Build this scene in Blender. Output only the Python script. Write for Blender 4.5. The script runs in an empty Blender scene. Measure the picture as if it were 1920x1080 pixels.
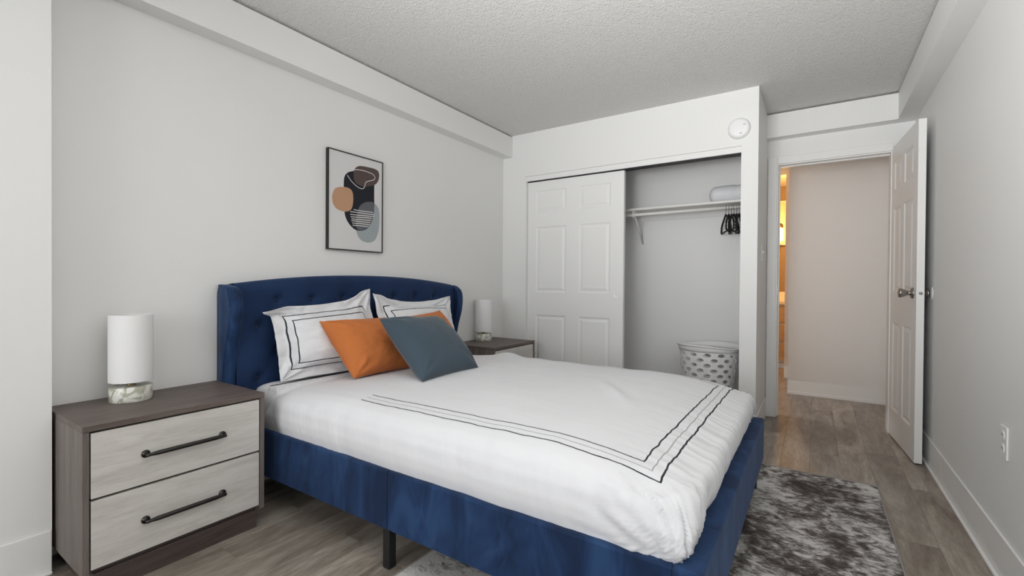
import bpy, bmesh, math, random
from mathutils import Vector, Matrix, noise
random.seed(7)
PI = math.pi
C = bpy.context.scene.collection
SC = bpy.context.scene

# ------------------------------------------------------------ camera
def make_camera():
    yaw, pit, rol = (math.radians(a) for a in (33.427, -0.4895, 0.4096))
    fw = Vector((-math.sin(yaw)*math.cos(pit), math.cos(yaw)*math.cos(pit), math.sin(pit)))
    rt = Vector((math.cos(yaw), math.sin(yaw), 0))
    up = rt.cross(fw)
    r2 = rt*math.cos(rol) + up*math.sin(rol)
    u2 = -rt*math.sin(rol) + up*math.cos(rol)
    cd = bpy.data.cameras.new('camera'); co = bpy.data.objects.new('camera', cd); C.objects.link(co)
    m = Matrix((r2, u2, -fw)).transposed().to_4x4()
    m.translation = Vector((2.4523, -3.554, 1.0592))
    co.matrix_world = m
    cd.sensor_width = 36; cd.lens = 861.0/1920*36; cd.clip_start = 0.02
    SC.camera = co
make_camera()

# ------------------------------------------------------------ world, lights, exposure
SC.view_settings.view_transform = 'Standard'
SC.view_settings.look = 'None'
SC.view_settings.exposure = -0.64
SC.view_settings.gamma = 1.0
SC.view_settings.use_curve_mapping = False
w = bpy.data.worlds.new('world'); SC.world = w; w.use_nodes = True
bg = w.node_tree.nodes['Background']
bg.inputs[0].default_value = (0.86, 0.93, 1.0, 1); bg.inputs[1].default_value = 1.5

def area_light(name, loc, rot, sx, sy, power, color, spread=180):
    l = bpy.data.lights.new(name, 'AREA'); l.shape = 'RECTANGLE'; l.size = sx; l.size_y = sy
    l.energy = power; l.color = color; l.spread = math.radians(spread)
    o = bpy.data.objects.new(name, l); o.location = loc; o.rotation_euler = rot; C.objects.link(o)
    return o
# daylight entering through the window in the wall behind the camera
area_light('window_daylight', (1.55, -6.35, 1.45), (math.radians(90), 0, 0), 2.3, 1.7, 60, (0.985, 0.99, 1.0), 150)
# unseen area light added behind the camera to even out the room
area_light('added_room_fill', (1.9, -3.9, 1.2), (math.radians(133), 0, math.radians(-14)), 0.7, 0.7, 58, (1.0, 0.997, 0.985), 110)
# warm point light added inside the bathroom door for the amber glow
pl = bpy.data.lights.new('bathroom_fill', 'POINT'); pl.energy = 44; pl.color = (1.0, 0.45, 0.10); pl.shadow_soft_size = 0.05
po = bpy.data.objects.new('bathroom_fill', pl); po.location = (2.12, 2.92, 1.95); C.objects.link(po)
# unseen area light added at the hallway's left end to brighten it
area_light('hallway_fill', (1.0, 1.25, 1.5), (0, math.radians(-90), 0), 1.2, 0.8, 36, (0.95, 0.98, 1.0))

# ------------------------------------------------------------ material helpers
def mat(name, color, rough=0.6, metal=0.0, spec=0.5, sheen=0.0):
    m = bpy.data.materials.new(name); m.use_nodes = True
    b = m.node_tree.nodes['Principled BSDF']
    b.inputs['Base Color'].default_value = (*color, 1)
    b.inputs['Roughness'].default_value = rough
    b.inputs['Metallic'].default_value = metal
    b.inputs['Specular IOR Level'].default_value = spec
    if sheen:
        b.inputs['Sheen Weight'].default_value = sheen; b.inputs['Sheen Roughness'].default_value = 0.4
    return m
def N(m, t, **kw):
    n = m.node_tree.nodes.new(t)
    for k, v in kw.items(): setattr(n, k, v)
    return n
def L(m, a, b): m.node_tree.links.new(a, b)
def bsdf(m): return m.node_tree.nodes['Principled BSDF']
def coords(m, scale=(1, 1, 1), kind='Object'):
    tc = N(m, 'ShaderNodeTexCoord'); mp = N(m, 'ShaderNodeMapping')
    mp.inputs['Scale'].default_value = scale
    L(m, tc.outputs[kind], mp.inputs['Vector']); return mp.outputs[0]
def noise_tex(m, vec, scale=5, detail=4, rough=0.55, dist=0.0):
    n = N(m, 'ShaderNodeTexNoise'); n.inputs['Scale'].default_value = scale
    n.inputs['Detail'].default_value = detail; n.inputs['Roughness'].default_value = rough
    n.inputs['Distortion'].default_value = dist
    L(m, vec, n.inputs['Vector']); return n.outputs['Fac']
def ramp(m, fac, stops):
    r = N(m, 'ShaderNodeValToRGB'); cr = r.color_ramp
    while len(cr.elements) < len(stops): cr.elements.new(0.5)
    for e, (p, c) in zip(cr.elements, stops):
        e.position = p; e.color = (*c, 1) if len(c) == 3 else c
    L(m, fac, r.inputs[0]); return r.outputs[0]
def bump(m, h, dist=0.002, strength=1.0, prev=None):
    b = N(m, 'ShaderNodeBump'); b.inputs['Strength'].default_value = strength
    b.inputs['Distance'].default_value = dist
    L(m, h, b.inputs['Height'])
    if prev is not None: L(m, prev, b.inputs['Normal'])
    L(m, b.outputs[0], bsdf(m).inputs['Normal']); return b.outputs[0]
def math_n(m, op, a, b=None, c=None, clamp=False):
    n = N(m, 'ShaderNodeMath', operation=op); n.use_clamp = clamp
    for i, v in enumerate((a, b, c)):
        if v is None: continue
        if isinstance(v, (int, float)): n.inputs[i].default_value = v
        else: L(m, v, n.inputs[i])
    return n.outputs[0]
def mixc(m, fac, a, b, blend='MIX'):
    n = N(m, 'ShaderNodeMix', data_type='RGBA', blend_type=blend)
    if isinstance(fac, (int, float)): n.inputs[0].default_value = fac
    else: L(m, fac, n.inputs[0])
    for i, v in ((6, a), (7, b)):
        if isinstance(v, tuple): n.inputs[i].default_value = (*v, 1)
        else: L(m, v, n.inputs[i])
    return n.outputs[2]

# ------------------------------------------------------------ materials
M = {}
m = M['wall'] = mat('wall_paint', (0.86, 0.86, 0.85), 0.55, spec=0.3)
bump(m, noise_tex(m, coords(m), 70, 3), 0.0012, 0.25)
m = M['trim'] = mat('trim_paint', (0.87, 0.87, 0.86), 0.38, spec=0.4)
m = M['door'] = mat('door_paint', (0.87, 0.87, 0.86), 0.42, spec=0.4)
m = M['ceiling'] = mat('popcorn_ceiling', (0.72, 0.715, 0.695), 0.9, spec=0.1)
v = coords(m)
h = math_n(m, 'ADD', noise_tex(m, v, 55, 4, 0.7), noise_tex(m, v, 130, 2, 0.6))
bump(m, h, 0.012, 0.7)
L(m, ramp(m, noise_tex(m, v, 120, 3, 0.7), [(0.35, (0.74, 0.735, 0.72)), (0.62, (0.84, 0.835, 0.815))]), bsdf(m).inputs['Base Color'])
M['sub_floor'] = mat('sub_floor', (0.10, 0.085, 0.07), 0.9)
M['dark_gap'] = mat('dark_gap', (0.02, 0.02, 0.02), 0.9)

def plank_mat():
    m = mat('vinyl_plank', (0.2, 0.17, 0.14), 0.42, spec=0.45)
    oi = N(m, 'ShaderNodeObjectInfo')
    tc = N(m, 'ShaderNodeTexCoord'); mp = N(m, 'ShaderNodeMapping'); mp.inputs['Scale'].default_value = (7, 1.3, 1)
    add = N(m, 'ShaderNodeVectorMath', operation='ADD')
    comb = N(m, 'ShaderNodeCombineXYZ')
    L(m, math_n(m, 'MULTIPLY', oi.outputs['Random'], 37.0), comb.inputs[0])
    L(m, math_n(m, 'MULTIPLY', oi.outputs['Random'], 91.0), comb.inputs[1])
    L(m, tc.outputs['Object'], mp.inputs['Vector']); L(m, mp.outputs[0], add.inputs[0]); L(m, comb.outputs[0], add.inputs[1])
    n1 = noise_tex(m, add.outputs[0], 1.3, 7, 0.66, 0.9)
    n2 = noise_tex(m, add.outputs[0], 7.0, 4, 0.7, 0.3)
    f = math_n(m, 'ADD', math_n(m, 'MULTIPLY', n1, 0.66), math_n(m, 'MULTIPLY', n2, 0.34))
    col = ramp(m, f, [(0.33, (0.155, 0.120, 0.098)), (0.44, (0.255, 0.215, 0.178)), (0.53, (0.335, 0.295, 0.250)), (0.66, (0.50, 0.465, 0.415))])
    val = math_n(m, 'ADD', math_n(m, 'MULTIPLY', oi.outputs['Random'], 0.34), 0.82)
    hsv = N(m, 'ShaderNodeHueSaturation'); L(m, val, hsv.inputs['Value']); L(m, col, hsv.inputs['Color'])
    L(m, hsv.outputs[0], bsdf(m).inputs['Base Color'])
    L(m, math_n(m, 'ADD', math_n(m, 'MULTIPLY', n2, 0.15), 0.33), bsdf(m).inputs['Roughness'])
    bump(m, n2, 0.0006, 0.5)
    return m
M['plank'] = plank_mat()

def wood(name, c1, c2, c3, stretch, rough=0.5):
    m = mat(name, c2, rough, spec=0.35)
    v = coords(m, stretch)
    n1 = noise_tex(m, v, 2.2, 6, 0.65, 1.0); n2 = noise_tex(m, v, 14, 3, 0.7)
    f = math_n(m, 'ADD', math_n(m, 'MULTIPLY', n1, 0.7), math_n(m, 'MULTIPLY', n2, 0.3))
    L(m, ramp(m, f, [(0.32, c1), (0.5, c2), (0.68, c3)]), bsdf(m).inputs['Base Color'])
    bump(m, n2, 0.0004, 0.4)
    return m
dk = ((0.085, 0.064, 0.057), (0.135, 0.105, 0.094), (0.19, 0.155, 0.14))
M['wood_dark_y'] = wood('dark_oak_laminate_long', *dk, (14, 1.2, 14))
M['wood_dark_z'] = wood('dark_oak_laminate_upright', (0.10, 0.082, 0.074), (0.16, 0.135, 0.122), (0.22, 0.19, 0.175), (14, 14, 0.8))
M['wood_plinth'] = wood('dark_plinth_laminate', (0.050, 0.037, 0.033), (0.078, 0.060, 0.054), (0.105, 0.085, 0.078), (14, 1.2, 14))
M['wood_pale'] = wood('pale_ash_drawer', (0.50, 0.475, 0.44), (0.63, 0.605, 0.57), (0.72, 0.70, 0.67), (5, 1.0, 9))
M['gunmetal'] = mat('gunmetal', (0.055, 0.052, 0.050), 0.35, 1.0)
M['black_metal'] = mat('black_metal', (0.010, 0.010, 0.011), 0.5)
M['black_frame'] = mat('black_frame', (0.012, 0.012, 0.012), 0.45)
M['nickel'] = mat('satin_nickel', (0.36, 0.34, 0.32), 0.22, 1.0)
M['brass'] = mat('aged_brass', (0.42, 0.33, 0.17), 0.3, 1.0)
M['white_plastic'] = mat('white_plastic', (0.90, 0.90, 0.90), 0.4)
M['grey_mark'] = mat('grey_mark', (0.2, 0.2, 0.2), 0.6)
M['white_wire'] = mat('white_coated_metal', (0.80, 0.79, 0.76), 0.4)

def velvet(name, dark, base, light, sc=(6, 6, 2.2)):
    m = mat(name, base, 0.75, spec=0.2, sheen=0.2)
    bsdf(m).inputs['Sheen Tint'].default_value = (0.45, 0.6, 0.95, 1)
    v = coords(m, sc)
    n1 = noise_tex(m, v, 1.1, 3, 0.6, 1.2)
    L(m, ramp(m, n1, [(0.36, dark), (0.5, base), (0.66, light)]), bsdf(m).inputs['Base Color'])
    bump(m, noise_tex(m, coords(m), 260, 2), 0.0006, 0.4)
    return m
M['velvet'] = velvet('navy_velvet', (0.008, 0.021, 0.060), (0.013, 0.036, 0.102), (0.023, 0.060, 0.150))
M['velvet_plain'] = velvet('navy_velvet_smooth', (0.010, 0.027, 0.078), (0.013, 0.033, 0.094), (0.016, 0.040, 0.110), (2, 2, 2))
M['button'] = mat('navy_button', (0.008, 0.018, 0.05), 0.7)

def cloth(name, color, wr=0.35, sheen=0.1, wscale=7, wdist=0.006):
    m = mat(name, color, 0.85, spec=0.15, sheen=sheen)
    v = coords(m)
    n = bump(m, noise_tex(m, v, wscale, 5, 0.5, 1.4), wdist, wr)
    bump(m, noise_tex(m, v, 400, 2), 0.0004, 0.25, n)
    return m
M['linen'] = cloth('white_cotton', (0.79, 0.795, 0.82), 0.35)
M['sheet'] = cloth('white_fitted_sheet', (0.78, 0.785, 0.81), 0.2)
M['orange'] = cloth('burnt_orange_fabric', (0.58, 0.185, 0.055), 0.5, 0.15, 9, 0.006)
M['slate'] = cloth('slate_blue_fabric', (0.064, 0.092, 0.118), 0.3, 0.3, 7, 0.005)

def striped(name, base, bands, wobble=0.0025):
    """base cloth embroidered with rectangular lines; UVs are metres from the piece's centre.
    bands: list of (half_u, half_v, half_width, colour, shift_u)"""
    m = cloth(name, base, 0.35)
    uv = N(m, 'ShaderNodeUVMap'); sep = N(m, 'ShaderNodeSeparateXYZ')
    wn = N(m, 'ShaderNodeTexNoise'); wn.inputs['Scale'].default_value = 16; wn.inputs['Detail'].default_value = 2
    L(m, uv.outputs[0], wn.inputs['Vector'])
    sub = N(m, 'ShaderNodeVectorMath', operation='SUBTRACT'); L(m, wn.outputs['Color'], sub.inputs[0]); sub.inputs[1].default_value = (.5, .5, .5)
    sc = N(m, 'ShaderNodeVectorMath', operation='SCALE'); L(m, sub.outputs[0], sc.inputs[0]); sc.inputs['Scale'].default_value = wobble*8
    ad = N(m, 'ShaderNodeVectorMath', operation='ADD'); L(m, uv.outputs[0], ad.inputs[0]); L(m, sc.outputs[0], ad.inputs[1])
    L(m, ad.outputs[0], sep.inputs[0])
    col = base
    for (u0, u1, v0, v1, hw, c) in bands:
        uc, hu, vc, hv = (u0+u1)/2, (u1-u0)/2, (v0+v1)/2, (v1-v0)/2
        a = math_n(m, 'SUBTRACT', math_n(m, 'ABSOLUTE', math_n(m, 'SUBTRACT', sep.outputs[0], uc)), hu)
        b = math_n(m, 'SUBTRACT', math_n(m, 'ABSOLUTE', math_n(m, 'SUBTRACT', sep.outputs[1], vc)), hv)
        d = math_n(m, 'ABSOLUTE', math_n(m, 'MAXIMUM', a, b))
        f = math_n(m, 'SUBTRACT', 1.0, math_n(m, 'DIVIDE', d, hw), clamp=True)
        f = math_n(m, 'MULTIPLY', f, 3.0, clamp=True)
        col = mixc(m, f, col, c)
    L(m, col, bsdf(m).inputs['Base Color'])
    return m
BLK = (0.03, 0.032, 0.04)

def marble():
    m = mat('green_marble', (0.6, 0.6, 0.5), 0.25, spec=0.5)
    v = coords(m, (1, 1, 1))
    n = noise_tex(m, v, 9, 3, 0.5, 1.6)
    s = math_n(m, 'SINE', math_n(m, 'MULTIPLY', n, 26.0))
    s = math_n(m, 'ADD', math_n(m, 'MULTIPLY', s, 0.5), 0.5)
    L(m, ramp(m, s, [(0.0, (0.42, 0.42, 0.33)), (0.35, (0.62, 0.62, 0.54)), (1.0, (0.82, 0.82, 0.77))]), bsdf(m).inputs['Base Color'])
    return m
M['marble'] = marble()
m = M['shade'] = mat('white_lamp_shade', (0.86, 0.86, 0.86), 0.8, spec=0.15)
bump(m, noise_tex(m, coords(m, (60, 60, 400)), 3, 2), 0.0005, 0.3)

def rug_mat():
    m = mat('mottled_rug', (0.4, 0.4, 0.4), 0.95, spec=0.05)
    big = noise_tex(m, coords(m, (1.25, 0.9, 1)), 4.0, 3, 0.6, 0.4)
    mid = noise_tex(m, coords(m, (6, 9, 1)), 2.6, 7, 0.7, 0.6)
    st = noise_tex(m, coords(m, (20, 55, 1)), 1.6, 4, 0.7, 0.3)
    fine = noise_tex(m, coords(m, (1, 1, 1)), 90, 3, 0.8)
    f = math_n(m, 'ADD', math_n(m, 'MULTIPLY', big, 0.62), math_n(m, 'MULTIPLY', mid, 0.72))
    f = math_n(m, 'ADD', f, math_n(m, 'MULTIPLY', st, 0.34))
    f = math_n(m, 'ADD', f, math_n(m, 'MULTIPLY', fine, 0.10))
    sx = N(m, 'ShaderNodeSeparateXYZ'); L(m, coords(m), sx.inputs[0])
    lift = math_n(m, 'MULTIPLY', math_n(m, 'SUBTRACT', -0.20, sx.outputs[0], clamp=True), 0.20)
    f = math_n(m, 'SUBTRACT', math_n(m, 'ADD', f, lift), 0.40)
    L(m, ramp(m, f, [(0.36, (0.075, 0.063, 0.059)), (0.45, (0.15, 0.135, 0.127)), (0.51, (0.34, 0.322, 0.31)), (0.60, (0.68, 0.665, 0.65))]), bsdf(m).inputs['Base Color'])
    bump(m, fine, 0.004, 0.6)
    return m
M['rug'] = rug_mat()
M['rug_edge'] = mat('rug_binding', (0.34, 0.32, 0.30), 0.9)

# ------------------------------------------------------------ mesh helpers
def link(name, bm, material, parent=None, smooth=False, kind=None, bevel=0.0, subsurf=0, loc=None):
    me = bpy.data.meshes.new(name)
    bmesh.ops.recalc_face_normals(bm, faces=bm.faces)
    bm.to_mesh(me); bm.free()
    mats = material if isinstance(material, (list, tuple)) else [material]
    for x in mats: me.materials.append(x)
    o = bpy.data.objects.new(name, me); C.objects.link(o)
    if smooth:
        for p in me.polygons: p.use_smooth = True
    if parent is not None: o.parent = parent
    if loc is not None: o.location = loc
    if kind: o['kind'] = kind
    if bevel:
        b = o.modifiers.new('bevel', 'BEVEL'); b.width = bevel; b.segments = 2; b.limit_method = 'ANGLE'
    if subsurf:
        s = o.modifiers.new('sub', 'SUBSURF'); s.levels = s.render_levels = subsurf
    return o
def box(bm, x0, x1, y0, y1, z0, z1, mi=0):
    vs = [bm.verts.new((x, y, z)) for z in (z0, z1) for y in (y0, y1) for x in (x0, x1)]
    for f in ((0, 2, 3, 1), (4, 5, 7, 6), (0, 1, 5, 4), (2, 6, 7, 3), (0, 4, 6, 2), (1, 3, 7, 5)):
        bm.faces.new([vs[i] for i in f]).material_index = mi
def boxes(name, lst, material, parent=None, kind=None, bevel=0.0):
    bm = bmesh.new()
    for b in lst: box(bm, *b)
    return link(name, bm, material, parent, kind=kind, bevel=bevel)
def lathe(bm, prof, n=40, axis='z', center=(0, 0, 0), cap=True):
    rings = []
    for r, h in prof:
        ring = []
        for i in range(n):
            a = 2*PI*i/n
            c, s = r*math.cos(a), r*math.sin(a)
            p = {'z': (c, s, h), 'x': (h, c, s), 'y': (c, h, s)}[axis]
            ring.append(bm.verts.new((p[0]+center[0], p[1]+center[1], p[2]+center[2])))
        rings.append(ring)
    for a, b in zip(rings, rings[1:]):
        for i in range(n):
            bm.faces.new((a[i], a[(i+1) % n], b[(i+1) % n], b[i]))
    if cap:
        for r in (rings[0], rings[-1]):
            try: bm.faces.new(r)
            except ValueError: pass
def tube(bm, pts, r, n=10, closed=False):
    pts = [Vector(p) for p in pts]; rings = []
    k = len(pts)
    ref = Vector((0, 0, 1))
    for i, p in enumerate(pts):
        if closed: t = (pts[(i+1) % k]-pts[i-1])
        else: t = pts[min(i+1, k-1)]-pts[max(i-1, 0)]
        t.normalize()
        u = ref.cross(t)
        if u.length < 1e-3: u = Vector((1, 0, 0)).cross(t)
        u.normalize(); v2 = t.cross(u)
        rr = r[i] if isinstance(r, (list, tuple)) else r
        rings.append([bm.verts.new(p+u*rr*math.cos(2*PI*j/n)+v2*rr*math.sin(2*PI*j/n)) for j in range(n)])
    prs = list(zip(rings, rings[1:])) + ([(rings[-1], rings[0])] if closed else [])
    for a, b in prs:
        for j in range(n): bm.faces.new((a[j], a[(j+1) % n], b[(j+1) % n], b[j]))
    if not closed:
        bm.faces.new(rings[0]); bm.faces.new(rings[-1])
def thing(name, label, cat, loc=(0, 0, 0), group=None, rotz=0):
    o = bpy.data.objects.new(name, None); C.objects.link(o); o.location = loc; o.rotation_euler = (0, 0, rotz)
    o.empty_display_size = 0.1
    return tag(o, label, cat, group)
def tag(o, label, cat, group=None):
    o['label'] = label; o['category'] = cat
    if group: o['group'] = group
    return o
def struct(name, lst, material, label, bevel=0.0, parent=None):
    o = boxes(name, lst, material, parent, kind='structure' if parent is None else None, bevel=bevel)
    if parent is None: o['label'] = label
    return o
def sm(a, b, x):
    t = max(0.0, min(1.0, (x-a)/(b-a))); return t*t*(3-2*t)
def interp(tab, x):
    if x <= tab[0][0]: return tab[0][1]
    for (a, b), (c, d) in zip(tab, tab[1:]):
        if x <= c: return b+(d-b)*(x-a)/(c-a)
    return tab[-1][1]

# ------------------------------------------------------------ room shell
H, HS, S = 2.4266, 2.229, 0.101
YN = -6.3
W1, Y2, YS, W, BM_ = 2.119, 0.714, 0.612, 3.030, 0.105
fl = struct('floor', [(-0.1, 3.13, YN-0.1, 4.3, -0.08, -0.0045)], M['sub_floor'], 'grey-brown wood-look plank floor')
def planks():
    edges = [0.0, 0.036] + [0.036+0.15*k for k in range(1, 21)] + [3.13]
    known = {19: -0.387, 18: 0.15, 16: -0.05, 3: -2.667}
    for i, (a, b) in enumerate(zip(edges, edges[1:])):
        row = round((a-0.036)/0.15) if a > 0.01 else -1
        off = known.get(row, known.get(row if row in known else -99, random.uniform(-1.2, 0)))
        for kk, vv in ((19, -0.387), (18, 0.15), (16, -0.05), (3, -2.667)):
            if abs(a-(0.036+0.15*kk)) < 0.02: off = vv
        y = off
        while y > YN: y -= 1.2
        ymax = 4.28 if a > 1.3 else 0.7
        while y < ymax:
            y0, y1 = max(y, YN), min(y+1.2, ymax)
            if y1-y0 > 0.02:
                bm = bmesh.new(); g = 0.0003
                hx, hy = (b-a)/2-g, (y1-y0)/2-g
                box(bm, -hx, hx, -hy, hy, -0.0055, 0)
                o = link('plank', bm, M['plank'], fl, bevel=0.0004, loc=((a+b)/2, (y0+y1)/2, 0))
            y += 1.2
planks()
struct('ceiling', [(-0.1, 3.13, YN-0.1, 0.78, H, H+0.1), (0.9, 3.13, 0.78, 4.3, H+0.01, H+0.11)], M['ceiling'], 'white popcorn-textured ceiling')
struct('wall_left', [(-0.1, 0, YN-0.1, 0.82, -0.01, H)], M['wall'], 'white painted wall behind the bed headboard')
struct('wall_right', [(3.03, 3.13, YN-0.1, 4.3, -0.01, H)], M['wall'], 'white painted wall on the right with the outlet')
# near wall (behind the camera) around its window
struct('wall_near', [(-0.1, 0.35, YN-0.1, YN, -0.01, H), (2.75, 3.13, YN-0.1, YN, -0.01, H),
                     (0.35, 2.75, YN-0.1, YN, -0.01, 0.55), (0.35, 2.75, YN-0.1, YN, 2.33, H)], M['wall'], 'white wall behind the camera with the window opening')
win = struct('window_1', [(0.35, 0.41, YN-0.08, YN-0.02, 0.55, 2.33), (2.69, 2.75, YN-0.08, YN-0.02, 0.55, 2.33),
                    (0.41, 2.69, YN-0.08, YN-0.02, 0.55, 0.61), (0.41, 2.69, YN-0.08, YN-0.02, 2.27, 2.33),
                    (1.53, 1.57, YN-0.08, YN-0.02, 0.61, 2.27)], M['trim'], 'white framed window behind the camera')
# closet front wall and return
struct('wall_closet', [(0, 0.240, 0, 0.10, -0.01, H), (0.240, 2.013, 0, 0.10, 2.035, H),
                       (2.013, W1, 0, Y2, -0.01, H)], M['wall'], 'white wall around the closet opening')
struct('wall_closet_back', [(0, 2.013, 0.62, Y2, -0.01, H)], M['wall'], 'white back wall inside the closet')
struct('wall_doorway', [(W1-0.1, 2.196, Y2, Y2+0.11, -0.01, H), (2.196, 2.901, Y2, Y2+0.11, 2.035, H),
                        (2.901, 3.03, Y2, Y2+0.11, -0.01, H)], M['wall'], 'white wall around the bedroom doorway')
struct('wall_hallway', [(2.234, 3.03, 1.712, 2.68, -0.01, H+0.01)], M['wall'], 'plain hallway wall seen through the doorway')
struct('wall_hallway_left', [(0.9, 1.0, 0.82, 4.3, -0.01, H+0.01), (1.0, 2.019, Y2, Y2+0.11, -0.01, H+0.01)], M['wall'], 'hallway walls left of the doorway')
struct('wall_bathroom', [(2.16, 2.234, 2.62, 2.78, -0.01, H+0.01), (2.234, 3.03, 2.68, 2.78, -0.01, H+0.01), (1.0, 1.42, 2.68, 2.78, -0.01, H+0.01),
                         (1.42, 2.16, 2.68, 2.78, 2.36, H+0.01)], M['wall'], 'bathroom walls beyond the hallway')
M['tan_wall'] = mat('tan_wall_colour', (0.30, 0.235, 0.175), 0.6)  # back wall coloured darker and browner than the other bathroom walls
struct('wall_bathroom_back', [(1.0, 3.03, 3.80, 3.90, -0.01, H+0.01)], M['tan_wall'], 'tan bathroom wall behind the vanity')
struct('wall_pilaster', [(0, 0.148, YN, -3.085, -0.01, H)], M['wall'], 'white pilaster projecting at the left edge')
# soffits: their tops stop just short of the ceiling, leaving the dark line
gap = 0.013
struct('trim_1', [(0, S, -3.085, 0, HS, H-gap)], M['wall'], 'boxed soffit above the headboard wall')
struct('trim_2', [(W1, W, YS, Y2, 2.2312, H-gap)], M['wall'], 'boxed soffit above the doorway')
struct('trim_3', [(W-BM_, W, YN, YS, 2.2312, H-gap)], M['wall'], 'boxed beam along the right wall')
# baseboards
bb = struct('baseboard_right', [(3.022, 3.03, -6.29, -0.2585, 0, 0.162), (3.022, 3.03, -0.2555, 0.70, 0, 0.162)], M['trim'], 'tall flat baseboard along the right wall', bevel=0.002)
struct('shoe_moulding', [(3.008, 3.022, -6.29, 0.70, 0, 0.014)], M['trim'], '', parent=bb, bevel=0.004)
bb = struct('baseboard_pilaster', [(0.148, 0.156, -6.29, -3.087, 0, 0.156)], M['trim'], 'flat baseboard at the foot of the pilaster', bevel=0.002)
struct('shoe_moulding', [(0.156, 0.170, -6.29, -3.087, 0, 0.012)], M['trim'], '', parent=bb, bevel=0.004)
struct('baseboard_left', [(0, 0.008, -3.08, -0.003, 0, 0.156)], M['trim'], 'flat baseboard behind the bed', bevel=0.002)
struct('baseboard_closet', [(0.02, 0.236, -0.008, 0, 0, 0.156), (2.017, W1, -0.008, 0, 0, 0.156), (W1, W1+0.008, -0.008, 0.697, 0, 0.156)], M['trim'], 'flat baseboard around the closet wall end', bevel=0.002)
struct('baseboard_hallway', [(2.236, 3.02, 1.708, 1.712, 0, 0.03)], M['trim'], 'low baseboard of the hallway wall', bevel=0.002)
# doorway casing and jamb
struct('trim_4', [(2.124, 2.189, Y2-0.016, Y2, 0, 2.095), (2.189, 2.910, Y2-0.016, Y2, 2.037, 2.095), (2.910, 2.975, Y2-0.016, Y2, 0, 2.095)], M['trim'], 'painted casing around the bedroom doorway', bevel=0.004)
jb = struct('trim_5', [(2.185, 2.198, Y2-0.004, Y2+0.114, 0, 2.040), (2.899, 2.912, Y2-0.004, Y2+0.114, 0, 2.040), (2.198, 2.899, Y2-0.004, Y2+0.114, 2.028, 2.040),
                  (2.198, 2.208, Y2+0.045, Y2+0.08, 0, 2.028), (2.208, 2.899, Y2+0.045, Y2+0.08, 2.018, 2.028)], M['trim'], 'painted jamb lining the bedroom doorway', bevel=0.002)
boxes('strike_plate', [(2.1975, 2.1995, Y2+0.008, Y2+0.036, 0.990, 1.050)], M['nickel'], jb, bevel=0.0005)['label'] = 'metal strike plate'
# closet header track trim and side jamb
struct('trim_6', [(0.240, 2.013, 0.003, 0.018, 1.990, 2.034), (0.240, 2.013, 0.018, 0.10, 1.996, 2.034)], M['trim'], 'painted header trim over the closet opening', bevel=0.002)
struct('trim_7', [(0.240, 0.254, -0.004, 0.10, 0, 1.99)], M['trim'], 'painted left side jamb of the closet', bevel=0.002)
struct('trim_8', [(0.254, 2.013, 0.024, 0.092, 1.986, 1.996)], M['black_metal'], 'dark sliding door track under the closet header')

# ------------------------------------------------------------ panelled doors
def door_leaf(name, w_, h_, th, cols, rows, label, sides=(1, -1)):
    """local: x along the width from 0, z up, faces at y=0 and y=th"""
    xs = sorted({0, w_} | {c for p in cols for c in p}); zs = sorted({0, h_} | {r for p in rows for r in p})
    bm = bmesh.new()
    for y in (0, th):
        for xa, xb in zip(xs, xs[1:]):
            for za, zb in zip(zs, zs[1:]):
                if (xa, xb) in cols and (za, zb) in rows: continue
                bm.faces.new([bm.verts.new(p) for p in ((xa, y, za), (xb, y, za), (xb, y, zb), (xa, y, zb))])
    for xa, xb in ((0, 0), (w_, w_)):
        bm.faces.new([bm.verts.new(p) for p in ((xa, 0, 0), (xa, th, 0), (xa, th, h_), (xa, 0, h_))])
    for za in (0, h_):
        bm.faces.new([bm.verts.new(p) for p in ((0, 0, za), (w_, 0, za), (w_, th, za), (0, th, za))])
    bmesh.ops.remove_doubles(bm, verts=bm.verts, dist=1e-5)
    leaf = link(name, bm, M['door']); leaf['kind'] = 'structure'; leaf['label'] = label
    for (xa, xb) in cols:
        for (za, zb) in rows:
            bm = bmesh.new()
            for y, sg in ((0, 1), (th, -1)):
                loops = []
                for ins, dep in ((0, 0), (0.004, 0.001), (0.013, 0.0065), (0.022, 0.0065), (0.040, 0.0012)):
                    yy = y+sg*dep
                    loops.append([bm.verts.new(p) for p in ((xa+ins, yy, za+ins), (xb-ins, yy, za+ins), (xb-ins, yy, zb-ins), (xa+ins, yy, zb-ins))])
                for a, b in zip(loops, loops[1:]):
                    for i in range(4): bm.faces.new((a[i], a[(i+1) % 4], b[(i+1) % 4], b[i]))
                bm.faces.new(loops[-1])
            link('panel', bm, M['door'], leaf)
    return leaf
# sliding closet door
cd = door_leaf('door_1', 0.905, 1.970, 0.035, [(0.085, 0.390), (0.510, 0.795)], [(0.12, 0.775), (0.975, 1.565), (1.690, 1.890)],
               'white six-panel sliding closet door pulled to the left')
cd.location = (0.256, 0.030, 0.012)
bm = bmesh.new()
lathe(bm, [(0.024, -0.0012), (0.028, -0.002), (0.028, 0.0), (0.0245, 0.0)], 28, 'y', (0.846, 0, 0.96), cap=False)
lathe(bm, [(0.0245, -0.0008), (0.023, 0.0), (0.001, 0.0)], 28, 'y', (0.846, -0.0002, 0.96), cap=False)
link('finger_pull', bm, M['white_plastic'], cd, smooth=True)
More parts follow.
